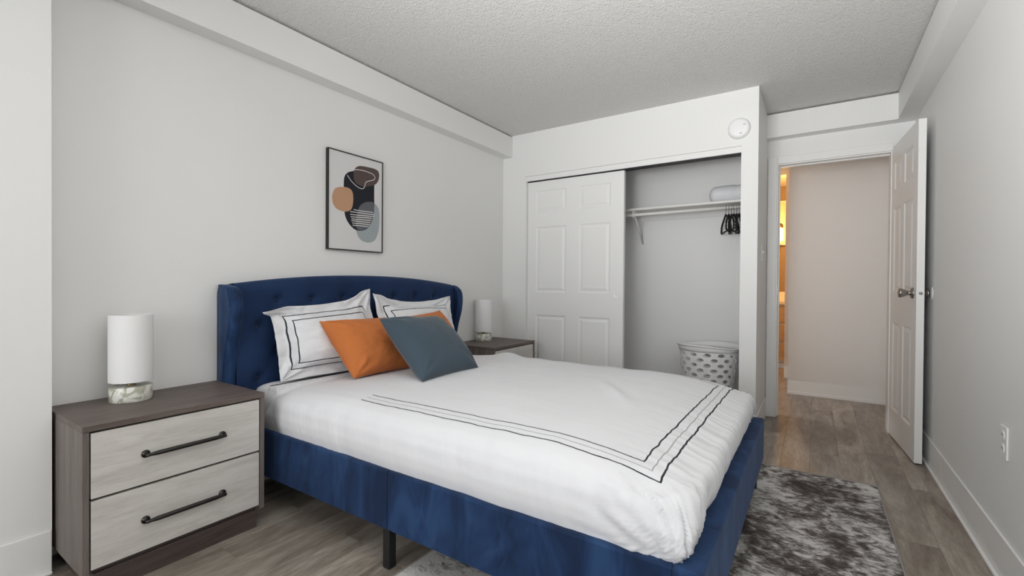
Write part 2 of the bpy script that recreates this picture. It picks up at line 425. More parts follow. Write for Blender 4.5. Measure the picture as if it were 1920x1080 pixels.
# open bedroom door
a0 = Vector((2.905, 0.704, 0)); b0 = Vector((2.9535, 0.062, 0))
bd = door_leaf('door_2', 0.66, 2.045, 0.037, [(0.075, 0.262), (0.342, 0.560)], [(0.19, 0.80), (1.015, 1.600), (1.725, 1.925)],
               'white six-panel bedroom door standing open against the right wall')
bd.location = (2.905, 0.706, 0.010)
bd.rotation_euler = (0, 0, math.atan2(b0.y-a0.y, b0.x-a0.x))
kz = 1.012; kx = 0.585
for sg, y in ((-1, 0.0), (1, 0.037)):
    bm = bmesh.new()
    prof = [(0.0, 0), (0.034, 0.0), (0.034, 0.004), (0.030, 0.009), (0.016, 0.012), (0.0125, 0.018), (0.013, 0.026), (0.020, 0.036),
            (0.0265, 0.052), (0.0285, 0.062), (0.026, 0.068), (0.016, 0.071), (0.0, 0.0715)]
    if sg > 0: prof = [(r, h*0.50) for r, h in prof]
    lathe(bm, [(max(r, 0.0005), y+sg*h) for r, h in prof], 32, 'y', (kx, 0, kz))
    k = link('door_knob', bm, M['nickel'], bd, smooth=True); k['label'] = 'satin nickel door knob'
bm = bmesh.new()
box(bm, 0.6595, 0.6612, 0.006, 0.031, kz-0.028, kz+0.028)
link('latch_plate', bm, M['white_plastic'], bd)
bm = bmesh.new(); lathe(bm, [(0.008, 0.66), (0.008, 0.669), (0.005, 0.672)], 16, 'x', (0, 0.0185, kz))
link('latch', bm, M['nickel'], bd, smooth=True)
for z in (0.22, 1.02, 1.82):
    bm = bmesh.new(); lathe(bm, [(0.006, z), (0.006, z+0.09)], 12, 'z', (-0.004, 0.037, 0)); link('hinge', bm, M['nickel'], bd, smooth=True)
# white bumper dish behind the knob
bm = bmesh.new(); lathe(bm, [(0.038, 0.0), (0.038, -0.002), (0.034, -0.004), (0.012, -0.0045), (0.001, -0.0045)], 32, 'x', (3.03, 0.085, 1.022))
tag(link('door_bumper', bm, M['white_plastic'], smooth=True), 'round white door bumper on the right wall behind the knob', 'bumper')

# ------------------------------------------------------------ closet contents
sh = thing('closet_shelf', 'white closet shelf with hanging rod and brackets inside the closet', 'shelf', (1.0, 0.46, 1.69))
def off(o, p): o.location = Vector(o.location)-Vector(p)
def child_boxes(name, lst, material, par, bevel=0.0):
    o = boxes(name, lst, material, par, bevel=bevel); o.location = -Vector(par.location); return o
child_boxes('shelf_board', [(0.02, 2.012, 0.31, 0.619, 1.697, 1.716)], M['white_wire'], sh, 0.002)
child_boxes('cleat', [(0.02, 2.012, 0.608, 0.619, 1.640, 1.696)], M['wall'], sh, 0.002)
bm = bmesh.new(); tube(bm, [(0.02, 0.335, 1.662), (2.012, 0.335, 1.662)], 0.0135, 16)
o = link('hanging_rod', bm, M['white_wire'], sh, smooth=True); o.location = -Vector(sh.location)
for bx in (1.135,):
    bm = bmesh.new()
    tube(bm, [(bx, 0.612, 1.44), (bx, 0.345, 1.682)], 0.007, 8)
    tube(bm, [(bx, 0.612, 1.69), (bx, 0.320, 1.69)], 0.006, 8)
    tube(bm, [(bx, 0.614, 1.43), (bx, 0.614, 1.68)], 0.006, 8)
    tube(bm, [(bx, 0.335+0.021*math.cos(a), 1.662+0.021*math.sin(a)) for a in [PI*0.6+PI*1.25*i/10 for i in range(11)]], 0.005, 8)
    o = link('bracket', bm, M['white_wire'], sh, smooth=True); o.location = -Vector(sh.location)

M['hanger'] = mat('black_velvet_hanger', (0.008, 0.008, 0.009), 0.75)
def make_hanger():
    root = thing('clothes_hanger', '', 'hanger')
    bm = bmesh.new()
    # frame in local y-z plane; origin at the top of the hook where it meets the rod
    P = [(0, 0, -0.070), (0, 0.035, -0.082), (0, 0.16, -0.128), (0, 0.198, -0.152), (0, 0.205, -0.180), (0, 0.198, -0.196), (0, 0.18, -0.200)]
    Q = [(x, -y, z) for x, y, z in P]
    tube(bm, Q[::-1]+P[1:], 0.0075, 8, closed=False)
    tube(bm, [(0, -0.185, -0.200), (0, 0.185, -0.200)], 0.0065, 8)
    link('hanger_frame', bm, M['hanger'], root, smooth=True)
    bm = bmesh.new()
    hk = [(0, 0.018*math.cos(a), 0.018*math.sin(a)-0.0165) for a in [-0.35+ (PI+0.55)*i/10 for i in range(11)]]
    tube(bm, hk + [(0, -0.012, -0.034), (0, -0.002, -0.046), (0, 0, -0.072)], 0.0018, 8)
    link('hook', bm, M['nickel'], root, smooth=True)['label'] = 'chrome hook'
    return root
h0 = make_hanger()
def dup(root, loc, rotz):
    r = root.copy(); C.objects.link(r); r.location = loc; r.rotation_euler = (0, 0, rotz)
    for ch in list(root.children):
        c = ch.copy(); C.objects.link(c); c.parent = r
    return r
hx = [(1.868, 0.30), (1.889, 0.06), (1.908, 0.22), (1.926, -0.04), (1.944, 0.14), (1.962, 0.02), (1.980, 0.10)]
ordn = ['black clothes hanger at the left end of the hanger bunch, turned outward', 'second black clothes hanger from the left in the bunch on the rod',
        'third black clothes hanger from the left in the bunch on the rod', 'fourth black clothes hanger from the left, middle of the bunch on the rod',
        'third black clothes hanger from the right in the bunch on the rod', 'second black clothes hanger from the right in the bunch on the rod',
        'black clothes hanger at the right end of the bunch, nearest the closet side wall']
for i, (x, r) in enumerate(hx):
    o = h0 if i == 0 else dup(h0, (0, 0, 0), 0)
    o.location = (x, 0.335, 1.6785); o.rotation_euler = (0, 0, r)
    o['label'] = ordn[i]; o['group'] = 'black hangers on the closet rod'
# rolled white bundle on the shelf
bm = bmesh.new()
prof = []
for i in range(13):
    a = PI/2*i/12
    prof.append((0.069*math.sin(a)+0.0005, 1.728+0.055*(1-math.cos(a))))
prof += [(0.070, 1.82), (0.070, 1.88), (0.069, 1.915), (0.062, 1.926), (0.068, 1.938), (0.066, 1.975), (0.050, 1.992), (0.001, 1.994)]
lathe(bm, prof, 40, 'x', (0, 0.45, 1.7860))
for v_ in bm.verts:
    d = noise.noise(v_.co*14)*0.003; rr = Vector((0, v_.co.y-0.45, v_.co.z-1.7860))
    if rr.length > 0.01: v_.co += rr.normalized()*d
    if v_.co.z < 1.7175: v_.co.z = 1.7175
tag(link('rolled_towel', bm, M['linen'], smooth=True), 'white rolled bundle with a rounded end lying on the closet shelf', 'towel')

# laundry basket with real holes
def basket():
    root = thing('laundry_basket', 'white plastic laundry basket with oval holes on the closet floor', 'basket', (1.748, 0.335, 0.002))
    Hb, r0, r1 = 0.60, 0.150, 0.222
    ex = 0.80
    def P(u, z, r_off=0.0):     # u in turns, z height
        a = 2*PI*u; t = z/Hb
        r = r0+(r1-r0)*t**0.8+r_off
        dip = 0
        return (r*math.cos(a), ex*r*math.sin(a), z)
    bm = bmesh.new()
    ncol, nrow = 13, 13
    z0, z1 = 0.03, 0.545
    ch = (z1-z0)/nrow
    for row in range(nrow):
        for c in range(ncol):
            uc = (c+(0.5 if row % 2 else 0))/ncol; zc = z0+(row+0.5)*ch
            outer, inner = [], []
            K = 16
            for k in range(K):
                a = 2*PI*k/K
                cx, sz = math.cos(a), math.sin(a)
                s = 1/max(abs(cx), abs(sz))
                outer.append(bm.verts.new(P(uc+0.5/ncol*cx*s, zc+0.5*ch*sz*s)))
                inner.append(bm.verts.new(P(uc+0.5/ncol*cx*0.54, zc+0.5*ch*sz*0.74)))
            for k in range(K):
                bm.faces.new((outer[k], outer[(k+1) % K], inner[(k+1) % K], inner[k]))
    bmesh.ops.remove_doubles(bm, verts=bm.verts, dist=0.0004)
    o = link('perforated_side', bm, M['white_plastic'], root, smooth=False)
    s = o.modifiers.new('solid', 'SOLIDIFY'); s.thickness = 0.003
    bm = bmesh.new(); n = 96
    def rim(u): return Hb - 0.022*(0.5+0.5*math.cos(4*PI*u+0.9))**2
    rings = []
    for f, ro in ((0.0, 0.0), (0.5, 0.001), (0.92, 0.003), (1.0, 0.009), (0.97, 0.015), (0.86, 0.017), (0.78, 0.014)):
        rings.append([bm.verts.new(P(i/n, z1+(rim(i/n)-z1)*f, ro)) for i in range(n)])
    for a, b in zip(rings, rings[1:]):
        for i in range(n): bm.faces.new((a[i], a[(i+1) % n], b[(i+1) % n], b[i]))
    o = link('rim', bm, M['white_plastic'], root, smooth=True); s = o.modifiers.new('solid', 'SOLIDIFY'); s.thickness = 0.0025
    bm = bmesh.new()
    a = [bm.verts.new(P(i/n, z0)) for i in range(n)]; b = [bm.verts.new(P(i/n, 0.0)) for i in range(n)]
    for i in range(n): bm.faces.new((a[i], a[(i+1) % n], b[(i+1) % n], b[i]))
    bm.faces.new(b)
    link('base', bm, M['white_plastic'], root, smooth=False)
basket()

# smoke detector
det = thing('smoke_detector', 'round white smoke detector on the wall above the closet', 'smoke detector', (1.999, 0, 2.153))
bm = bmesh.new(); lathe(bm, [(0.072, 0.0), (0.072, -0.006), (0.069, -0.008), (0.070, -0.022), (0.064, -0.032), (0.050, -0.036), (0.001, -0.037)], 48, 'y')
link('cover', bm, M['white_plastic'], det, smooth=True)
bm = bmesh.new()
tube(bm, [(0.036+0.006*math.cos(a), -0.0375, 0.022+0.007*math.sin(a)) for a in [PI+PI*i/8 for i in range(9)]], 0.0012, 6)
link('printed_mark', bm, M['grey_mark'], det); bm = bmesh.new()
tube(bm, [(0.004, -0.0375, -0.044), (0.022, -0.0370, -0.038)], 0.0018, 6)
link('printed_mark', bm, M['grey_mark'], det)

# outlet on the right wall
ol = thing('wall_outlet', 'white duplex electrical outlet on the right wall', 'outlet', (3.03, -1.197, 0.502))
o = boxes('cover_plate', [(-0.006, 0, -0.036, 0.036, -0.058, 0.058)], M['white_plastic'], ol, bevel=0.002)
for s in (-1, 1):
    bm = bmesh.new(); lathe(bm, [(0.017, -0.0085), (0.017, -0.005)], 24, 'x', (0, 0, s*0.024))
    f = link('socket_face', bm, M['trim'], ol, smooth=False)
    boxes('slot', [(-0.0092, -0.0083, -0.008, -0.0055, s*0.024-0.002, s*0.024+0.009), (-0.0092, -0.0083, 0.0055, 0.008, s*0.024-0.002, s*0.024+0.007)], M['grey_mark'], f)
# light switch on the closet return
sw = thing('light_switch', 'small white toggle light switch on the closet wall end by the doorway', 'light switch', (W1, 0.30, 1.30))
boxes('cover_plate', [(0, 0.005, -0.036, 0.036, -0.058, 0.058)], M['white_plastic'], sw, bevel=0.002)
boxes('toggle', [(0.005, 0.016, -0.005, 0.005, 0.0, 0.018)], M['white_plastic'], sw, bevel=0.001)

# ------------------------------------------------------------ bathroom
van = thing('bathroom_vanity', 'white bathroom vanity cabinet with warm light coloured into its drawers, beyond the hallway', 'cabinet', (1.75, 3.50, 0))
def vb(name, lst, material, par=None, bevel=0.0):
    o = boxes(name, lst, material, par or van, bevel=bevel); o.location = -Vector(van.location) if par is None else (0, 0, 0); return o
vb('cabinet_body', [(1.30, 2.30, 3.27, 3.79, 0.09, 0.82), (1.32, 2.28, 3.32, 3.79, 0.0, 0.09)], M['trim'])
M['warm_lit_drawer'] = mat('warm_light_drawer', (0.62, 0.45, 0.28), 0.45)  # drawer colour holds the warm light falling on a white cabinet
for z0, z1 in ((0.11, 0.33), (0.35, 0.57), (0.59, 0.80)):
    d = vb('drawer', [(1.98, 2.28, 3.252, 3.27, z0, z1)], M['warm_lit_drawer'], bevel=0.004)
    vb('drawer_knob', [(2.12, 2.135, 3.235, 3.252, (z0+z1)/2-0.007, (z0+z1)/2+0.007)], M['brass'], d, 0.002)
vb('countertop', [(1.28, 2.32, 3.24, 3.79, 0.82, 0.86)], M['white_plastic'], bevel=0.004)
vb('backsplash', [(1.28, 2.32, 3.775, 3.79, 0.86, 0.98)], M['white_plastic'], bevel=0.002)
mr = thing('bathroom_mirror', 'framed mirror above the bathroom vanity', 'mirror', (1.70, 3.705, 1.90), None, math.radians(10))
M['mirror'] = mat('mirror_glass', (0.9, 0.9, 0.88), 0.03, 1.0)
boxes('mirror_glass', [(-0.4, 0.40, -0.010, -0.004, -0.26, 0.31)], M['mirror'], mr)
boxes('mirror_frame', [(-0.42, 0.42, -0.016, 0, -0.28, -0.26), (-0.42, 0.42, -0.016, 0, 0.31, 0.33), (-0.42, -0.40, -0.016, 0, -0.26, 0.31), (0.40, 0.42, -0.016, 0, -0.26, 0.31)], M['trim'], mr, bevel=0.002)
vl = thing('vanity_light', 'warm glowing glass vanity light beside the bathroom mirror', 'wall lamp', (2.035, 3.785, 1.80))
m = M['glow'] = mat('glowing_glass', (0.9, 0.8, 0.6), 0.4)
bsdf(m).inputs['Emission Color'].default_value = (1.0, 0.72, 0.36, 1); bsdf(m).inputs['Emission Strength'].default_value = 5.0
bm = bmesh.new(); lathe(bm, [(0.035, 0.05), (0.052, 0.03), (0.055, -0.10), (0.045, -0.13), (0.001, -0.135)], 28, 'z', (0, -0.13, 0)); link('glass_shade', bm, M['glow'], vl, smooth=True)
bm = bmesh.new(); tube(bm, [(0, -0.03, 0.08), (0, -0.13, 0.08), (0, -0.13, 0.04)], 0.009, 10); lathe(bm, [(0.045, -0.032), (0.045, -0.017)], 24, 'y', (0, 0, 0.08)); link('arm', bm, M['brass'], vl, smooth=True)

# ------------------------------------------------------------ rug
rug = thing('area_rug', 'mottled grey and brown area rug partly under the bed', 'rug', (1.97, -1.72, 0))
bm = bmesh.new(); box(bm, -0.765, 0.765, -1.235, 1.235, 0.0005, 0.009); link('rug_pile', bm, M['rug'], rug, bevel=0.003)
bm = bmesh.new()
X, Y = 0.768, 1.238
tube(bm, [(-X, -Y, 0.006), (X, -Y, 0.006), (X, Y, 0.006), (-X, Y, 0.006)], 0.0052, 8, closed=True); link('binding', bm, M['rug_edge'], rug)

# ------------------------------------------------------------ nightstands
def nightstand(y0, y1, label):
    yc = (y0+y1)/2; hw = (y1-y0)/2
    root = thing('nightstand', label, 'nightstand', (0.235, yc, 0), 'matching two-drawer nightstands')
    xb, xf = -0.223, 0.215   # local back and front
    T = 0.018
    def bx(name, lst, mt, par=root, bv=0.0012): return boxes(name, lst, mt, par, bevel=bv)
    bx('top', [(xb, xf+0.002, -hw, hw, 0.558, 0.578)], M['wood_dark_y'])
    bx('side_panel', [(xb, xf, -hw, -hw+T, 0.075, 0.5575)], M['wood_dark_z'])
    bx('side_panel', [(xb, xf, hw-T, hw, 0.075, 0.5575)], M['wood_dark_z'])
    bx('back_panel', [(xb, xb+0.006, -hw+T, hw-T, 0.075, 0.5575)], M['wood_dark_z'])
    bx('bottom_panel', [(xb, xf-0.022, -hw+T, hw-T, 0.075, 0.091)], M['wood_dark_y'])
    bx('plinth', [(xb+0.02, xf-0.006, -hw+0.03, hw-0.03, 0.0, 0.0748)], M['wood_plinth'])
    for z0, z1, hz in ((0.331, 0.551, 0.440), (0.093, 0.322, 0.202)):
        d = bx('drawer', [(xf-0.020, xf-0.001, -hw+T+0.004, hw-T-0.004, z0, z1)], M['wood_pale'], bv=0.0015)
        bx('drawer_box', [(xb+0.02, xf-0.020, -hw+T+0.01, hw-T-0.01, z0+0.01, z1-0.03)], M['wood_dark_y'], d)
        bm = bmesh.new()
        hl = 0.128; r = 0.0060
        tube(bm, [(xf+0.024, -hl-0.004, hz), (xf+0.024, -hl+0.012, hz), (xf+0.024, -hl+0.03, hz), (xf+0.024, hl-0.03, hz), (xf+0.024, hl-0.012, hz), (xf+0.024, hl+0.004, hz)],
             [r, r, r*1.35, r*1.35, r, r], 12)
        for s in (-1, 1):
            lathe(bm, [(0.0135, xf-0.001), (0.0135, xf+0.003), (0.006, xf+0.004), (0.005, xf+0.012), (0.006, xf+0.026)], 16, 'x', (0, s*hl, hz))
        h = link('handle', bm, M['gunmetal'], d, smooth=True); h['label'] = 'dark metal bar handle'
    return root
nightstand(-3.075, -2.477, 'two-drawer nightstand with dark wood top and pale fronts, left of the bed near the pilaster')
nightstand(-0.760, -0.165, 'far two-drawer nightstand in the corner by the closet, mostly hidden behind the bed')

# ------------------------------------------------------------ table lamps
def lamp(loc, label):
    root = thing('table_lamp', label, 'lamp', loc, 'matching marble-base table lamps')
    bm = bmesh.new(); lathe(bm, [(0.068, 0.0), (0.070, 0.002), (0.070, 0.058), (0.068, 0.060), (0.001, 0.060)], 56); link('base', bm, M['marble'], root, smooth=True, bevel=0)
    bm = bmesh.new(); lathe(bm, [(0.016, 0.060), (0.016, 0.066), (0.009, 0.069), (0.009, 0.11), (0.014, 0.112), (0.014, 0.16)], 24); link('neck', bm, M['brass'], root, smooth=True)['label'] = 'brass neck'
    bm = bmesh.new(); n = 64
    prof = [(0.0700, 0.078), (0.0722, 0.079), (0.0722, 0.346), (0.0706, 0.347), (0.0700, 0.345), (0.0700, 0.080)]
    lathe(bm, prof, n, cap=False)
    link('lamp_shade', bm, M['shade'], root, smooth=False)
    o = root.children[-1] if False else None
    bm = bmesh.new(); lathe(bm, [(0.010, 0.16), (0.024, 0.19), (0.028, 0.215), (0.020, 0.238), (0.001, 0.245)], 20); link('bulb', bm, M['white_plastic'], root, smooth=True)
    bm = bmesh.new()
    for k in range(3):
        a = 2*PI*k/3+0.4; tube(bm, [(0.013*math.cos(a), 0.013*math.sin(a), 0.15), (0.0705*math.cos(a), 0.0705*math.sin(a), 0.10)], 0.0012, 6)
    link('shade_spider', bm, M['brass'], root)
    return root
lamp((0.135, -2.850, 0.578), 'white cylinder table lamp with marble base on the nightstand nearest the pilaster')
lamp((0.100, -0.425, 0.578), 'white cylinder table lamp with marble base on the far nightstand by the closet')

# ------------------------------------------------------------ framed art
pic = thing('framed_picture', 'black framed abstract print of overlapping rounded shapes above the bed', 'picture', (0.0, -1.6635, 1.565))
hw, hh = 0.2085, 0.3035
fr = 0.006
boxes('frame', [(0.001, 0.024, -hw, hw, hh-fr, hh), (0.001, 0.024, -hw, hw, -hh, -hh+fr), (0.001, 0.024, -hw, -hw+fr, -hh+fr, hh-fr), (0.001, 0.024, hw-fr, hw, -hh+fr, hh-fr)], M['black_frame'], pic)
M['paper'] = mat('print_paper', (0.74, 0.73, 0.73), 0.7)
pr = boxes('print', [(0.002, 0.019, -hw+fr, hw-fr, -hh+fr, hh-fr)], M['paper'], pic)
def smooth_loop(pts, n=8):
    out = []; k = len(pts)
    for i in range(k):
        p0, p1, p2, p3 = pts[i-1], pts[i], pts[(i+1) % k], pts[(i+2) % k]
        for j in range(n):
            t = j/n
            out.append(tuple(0.5*(2*b+(c-a)*t+(2*a-5*b+4*c-d)*t*t+(3*b-a-3*c+d)*t**3) for a, b, c, d in zip(p0, p1, p2, p3)))
    return out
def art_shape(name, pts, x, color, smooth_=True):
    m = mat('ink_'+name, color, 0.8, spec=0.1)
    P = [(y+1.6635, z-1.565) for y, z in (smooth_loop(pts) if smooth_ else pts)]
    bm = bmesh.new(); f = bm.faces.new([bm.verts.new((x, a, b)) for a, b in P])
    bmesh.ops.triangulate(bm, faces=[f])
    return link(name, bm, m, pr)
black = [(-1.757, 1.707), (-1.734, 1.743), (-1.692, 1.763), (-1.614, 1.785), (-1.551, 1.780), (-1.527, 1.75), (-1.526, 1.65), (-1.526, 1.532), (-1.549, 1.454), (-1.594, 1.405), (-1.664, 1.394), (-1.716, 1.424), (-1.749, 1.476), (-1.758, 1.56), (-1.76, 1.63)]
brown = [(-1.688, 1.739), (-1.684, 1.768), (-1.667, 1.793), (-1.636, 1.807), (-1.578, 1.812), (-1.513, 1.811), (-1.488, 1.794), (-1.487, 1.756), (-1.508, 1.718), (-1.55, 1.696), (-1.613, 1.680), (-1.657, 1.686), (-1.683, 1.708)]
tan = [(-1.838, 1.599), (-1.823, 1.629), (-1.791, 1.645), (-1.734, 1.652), (-1.70, 1.636), (-1.69, 1.595), (-1.695, 1.545), (-1.712, 1.514), (-1.754, 1.50), (-1.806, 1.508), (-1.834, 1.535), (-1.842, 1.571)]
grey = [(-1.665, 1.513), (-1.644, 1.552), (-1.604, 1.58), (-1.559, 1.592), (-1.512, 1.579), (-1.485, 1.545), (-1.481, 1.462), (-1.492, 1.393), (-1.52, 1.342), (-1.566, 1.323), (-1.62, 1.33), (-1.651, 1.356), (-1.669, 1.397), (-1.678, 1.454)]
art_shape('pale_shape', grey, 0.0192, (0.38, 0.42, 0.44))
art_shape('dark_shape', black, 0.0194, (0.028, 0.030, 0.036))
art_shape('brown_shape', brown, 0.0196, (0.115, 0.085, 0.080))
art_shape('tan_shape', tan, 0.0196, (0.56, 0.33, 0.21))
# where grey overlaps the dark shape
ov = [(-1.655, 1.513), (-1.640, 1.550), (-1.604, 1.578), (-1.559, 1.590), (-1.530, 1.585), (-1.527, 1.53), (-1.545, 1.462), (-1.594, 1.408), (-1.655, 1.400), (-1.668, 1.44)]
art_shape('overlap_shape', ov, 0.01955, (0.14, 0.145, 0.16))
ln = [(-1.678, 1.773), (-1.64, 1.781), (-1.587, 1.781), (-1.537, 1.773), (-1.52, 1.754), (-1.536, 1.736), (-1.578, 1.72), (-1.596, 1.706), (-1.604, 1.679), (-1.622, 1.664), (-1.657, 1.669), (-1.696, 1.691), (-1.721, 1.714), (-1.73, 1.734)]
M['white_ink'] = mat('white_ink', (0.8, 0.76, 0.75), 0.8)
def flat_line(pts, w_, x, name):
    bm = bmesh.new(); prev = None
    for i, p in enumerate(pts):
        a = pts[max(i-1, 0)]; b = pts[min(i+1, len(pts)-1)]
        t = Vector((b[0]-a[0], b[1]-a[1])).normalized(); nn = Vector((-t.y, t.x))*w_/2
        cur = [bm.verts.new((x, p[0]+1.6635+s*nn.x, p[1]-1.565+s*nn.y)) for s in (-1, 1)]
        if prev: bm.faces.new((prev[0], prev[1], cur[1], cur[0]))
        prev = cur
    return link(name, bm, M['white_ink'], pr)
flat_line(smooth_loop(ln, 6)[:-6], 0.0042, 0.0200, 'white_line')
for (a, b) in [((-1.687, 1.521), (-1.535, 1.523)), ((-1.712, 1.505), (-1.526, 1.511)), ((-1.712, 1.488), (-1.526, 1.498)), ((-1.709, 1.474), (-1.544, 1.484)), ((-1.703, 1.461), (-1.549, 1.470)), ((-1.703, 1.449), (-1.556, 1.455)), ((-1.697, 1.436), (-1.560, 1.441)), ((-1.695, 1.422), (-1.570, 1.427))]:
    k = 6; pts = [(a[0]+(b[0]-a[0])*i/k, a[1]+(b[1]-a[1])*i/k+random.uniform(-0.0012, 0.0012)) for i in range(k+1)]
    flat_line(pts, 0.0050, 0.0200, 'white_stripe')

# ------------------------------------------------------------ bed frame
bed = thing('upholstered_bed', 'navy velvet bed frame with tufted winged headboard', 'bed', (0, 0, 0))
YC = -1.622; HWB = 0.806
def ztop(y): return 1.106-0.050*abs((y-YC)/0.78)**2.1
buttons = []
for z, o_, n in ((0.966, 0.0, 7), (0.835, 0.1, 8), (0.700, 0.0, 7), (0.570, 0.1, 8)):
    for k in range(n):
        y = YC+(k-(n-1)/2)*0.198
        buttons.append((y, z))
def hbx(y, z):
    x = 0.105
    d = 0
    for by, bz in buttons:
        r2 = (y-by)**2+(z-bz)**2
        if r2 < 0.02: d += 0.022*math.exp(-r2/0.0006)+0.008*math.exp(-r2/0.003)
    x -= min(d, 0.030)
    # shallow folds between neighbouring buttons
    k = 0.0006
    a = ((y-YC)/0.198+0.5*((z-0.966)/0.1325)); b = ((y-YC)/0.198-0.5*((z-0.966)/0.1325))
    if 0.53 < z < 1.0:
        for q in (a, b):
            f = abs(q-round(q))
            x -= k*math.exp(-(f*0.198)**2/0.00015)
    e = ztop(y)-z
    r = 0.05
    if e < r: x -= r*(1-math.sqrt(max(0, 1-(1-e/r)**2)))*0.9
    return x
bm = bmesh.new()
ny, nz = 200, 90
grid = []
for j in range(nz+1):
    t = j/nz
    row = []
    for i in range(ny+1):
        y = YC-HWB+2*HWB*i/ny
        zt = ztop(y); z = 0.16+(zt-0.16)*(1-(1-t)**1.25)
        row.append(bm.verts.new((hbx(y, z), y, z)))
    grid.append(row)
for j in range(nz):
    for i in range(ny): bm.faces.new((grid[j][i], grid[j][i+1], grid[j+1][i+1], grid[j+1][i]))
bt = [bm.verts.new((0.022, v_.co.y, v_.co.z-0.004)) for v_ in grid[-1]]
bb_ = [bm.verts.new((0.022, v_.co.y, 0.16)) for v_ in grid[0]]
for i in range(ny):
    bm.faces.new((grid[-1][i], grid[-1][i+1], bt[i+1], bt[i]))
    bm.faces.new((bt[i], bt[i+1], bb_[i+1], bb_[i]))
hb = link('headboard', bm, M['velvet_plain'], bed, smooth=True)
for by, bz in buttons:
    bm = bmesh.new(); xx = hbx(by, bz)
    lathe(bm, [(0.011, -0.004), (0.0115, 0.002), (0.008, 0.006), (0.0005, 0.0075)], 14, 'x', (0, 0, 0))
    b_ = link('button', bm, M['button'], hb, smooth=True, loc=(xx, by, bz))
XF = [(0.10, 0.090), (0.45, 0.092), (0.60, 0.100), (0.68, 0.112), (0.76, 0.130), (0.84, 0.156), (0.90, 0.166), (0.95, 0.167), (0.99, 0.160), (1.015, 0.145), (1.032, 0.120), (1.042, 0.090), (1.047, 0.050)]
def wing(yo, s):
    """yo outer face, s = +1 if inward is +y"""
    th = 0.048
    bm = bmesh.new(); rings = []
    zs = [0.10+0.03*i for i in range(29)] + [0.965, 0.985, 1.0, 1.012, 1.022, 1.031, 1.038, 1.043, 1.047]
    for z in zs:
        xf = interp(XF, z)
        e = sm(1.0, 1.047, z)
        bul = 0.010*sm(0.6, 0.9, z)
        pts = [(0.004, 0.006*e), (0.06 if xf > 0.08 else xf*0.6, 0.004*e), (xf-0.040, 0.0+0.004*e), (xf-0.022, -0.004-bul*0.3+0.004*e)]
        for i in range(9):
            a = -PI/2+PI*i/8
            pts.append((xf-0.020+0.020*math.cos(a), th/2+(th/2+0.004)*math.sin(a)))
        pts += [(xf-0.030, th+0.002-0.010*(xf > 0)), (0.06 if xf > 0.10 else xf*0.6, th-0.014), (0.004, th-0.012)]
        rings.append([bm.verts.new((x, yo+s*y, z)) for x, y in pts])
    n = len(rings[0])
    for a, b in zip(rings, rings[1:]):
        for i in range(n): bm.faces.new((a[i], a[(i+1) % n], b[(i+1) % n], b[i]))
    bm.faces.new(rings[0]); bm.faces.new(rings[-1])
    w_ = link('headboard_wing', bm, M['velvet'], bed, smooth=True)
    bm = bmesh.new()
    pts = [(interp(XF, z)-0.030, yo-s*0.003, z) for z in [0.12+0.02*i for i in range(45)]]
    pts += [(0.115, yo-s*0.001, 1.024), (0.095, yo, 1.036), (0.06, yo, 1.044)]
    tube(bm, pts, 0.0045, 8)
    link('piping', bm, M['velvet'], w_, smooth=True)
wing(YC-0.849, 1); wing(YC+0.849, -1)

RT, RB = 0.368, 0.155
def rail(y0, y1, name='side_rail'):
    bm = bmesh.new()
    for xa, xb in ((0.095, 1.1465), (1.1495, 2.166)):
        n = 40; rings = []
        for i in range(n+1):
            x = xa+(xb-xa)*i/n
            e = math.exp(-min(x-xa if xa > 1 else 9, xb-x if xb < 1.2 else 9)**2/0.0002)*0.003
            w1 = 0.0012*noise.noise(Vector((x*9, y0, 3)))
            r = 0.006
            sec = [(y0+e+w1, RB), (y0+e+w1*2-0.001, (RB+RT)/2), (y0+e+w1, RT-r), (y0+r+e, RT), (y1-r, RT), (y1, RT-r), (y1, RB)]
            rings.append([bm.verts.new((x, y, z)) for y, z in sec])
        m_ = len(rings[0])
        for a, b in zip(rings, rings[1:]):
            for i in range(m_): bm.faces.new((a[i], a[(i+1) % m_], b[(i+1) % m_], b[i]))
        bm.faces.new(rings[0]); bm.faces.new(rings[-1])
    return link(name, bm, M['velvet'], bed, smooth=False)
rail(-2.403, -2.372); rail(-0.872, -0.841)
bm = bmesh.new(); box(bm, 2.166, 2.238, -2.405, -0.838, RB, 0.372)
link('footboard', bm, M['velvet'], bed, bevel=0.009)
for x, y in ((1.135, -2.377), (2.193, -2.377), (2.193, -0.862), (1.135, -0.862), (0.13, -2.37), (0.13, -0.875), (1.135, -1.62)):
    bm = bmesh.new(); zb = 0.0095 if x > 1.19 else (0.0095 if (y > -0.5) else 0.0005)
    box(bm, x-0.017, x+0.017, y-0.017, y+0.017, zb, RB+0.02 if y not in (-1.62,) else 0.21)
    link('leg', bm, M['black_metal'], bed, bevel=0.002)
boxes('slat_deck', [(0.11, 2.16, -2.368, -0.876, 0.195, 0.215)], M['black_metal'], bed)

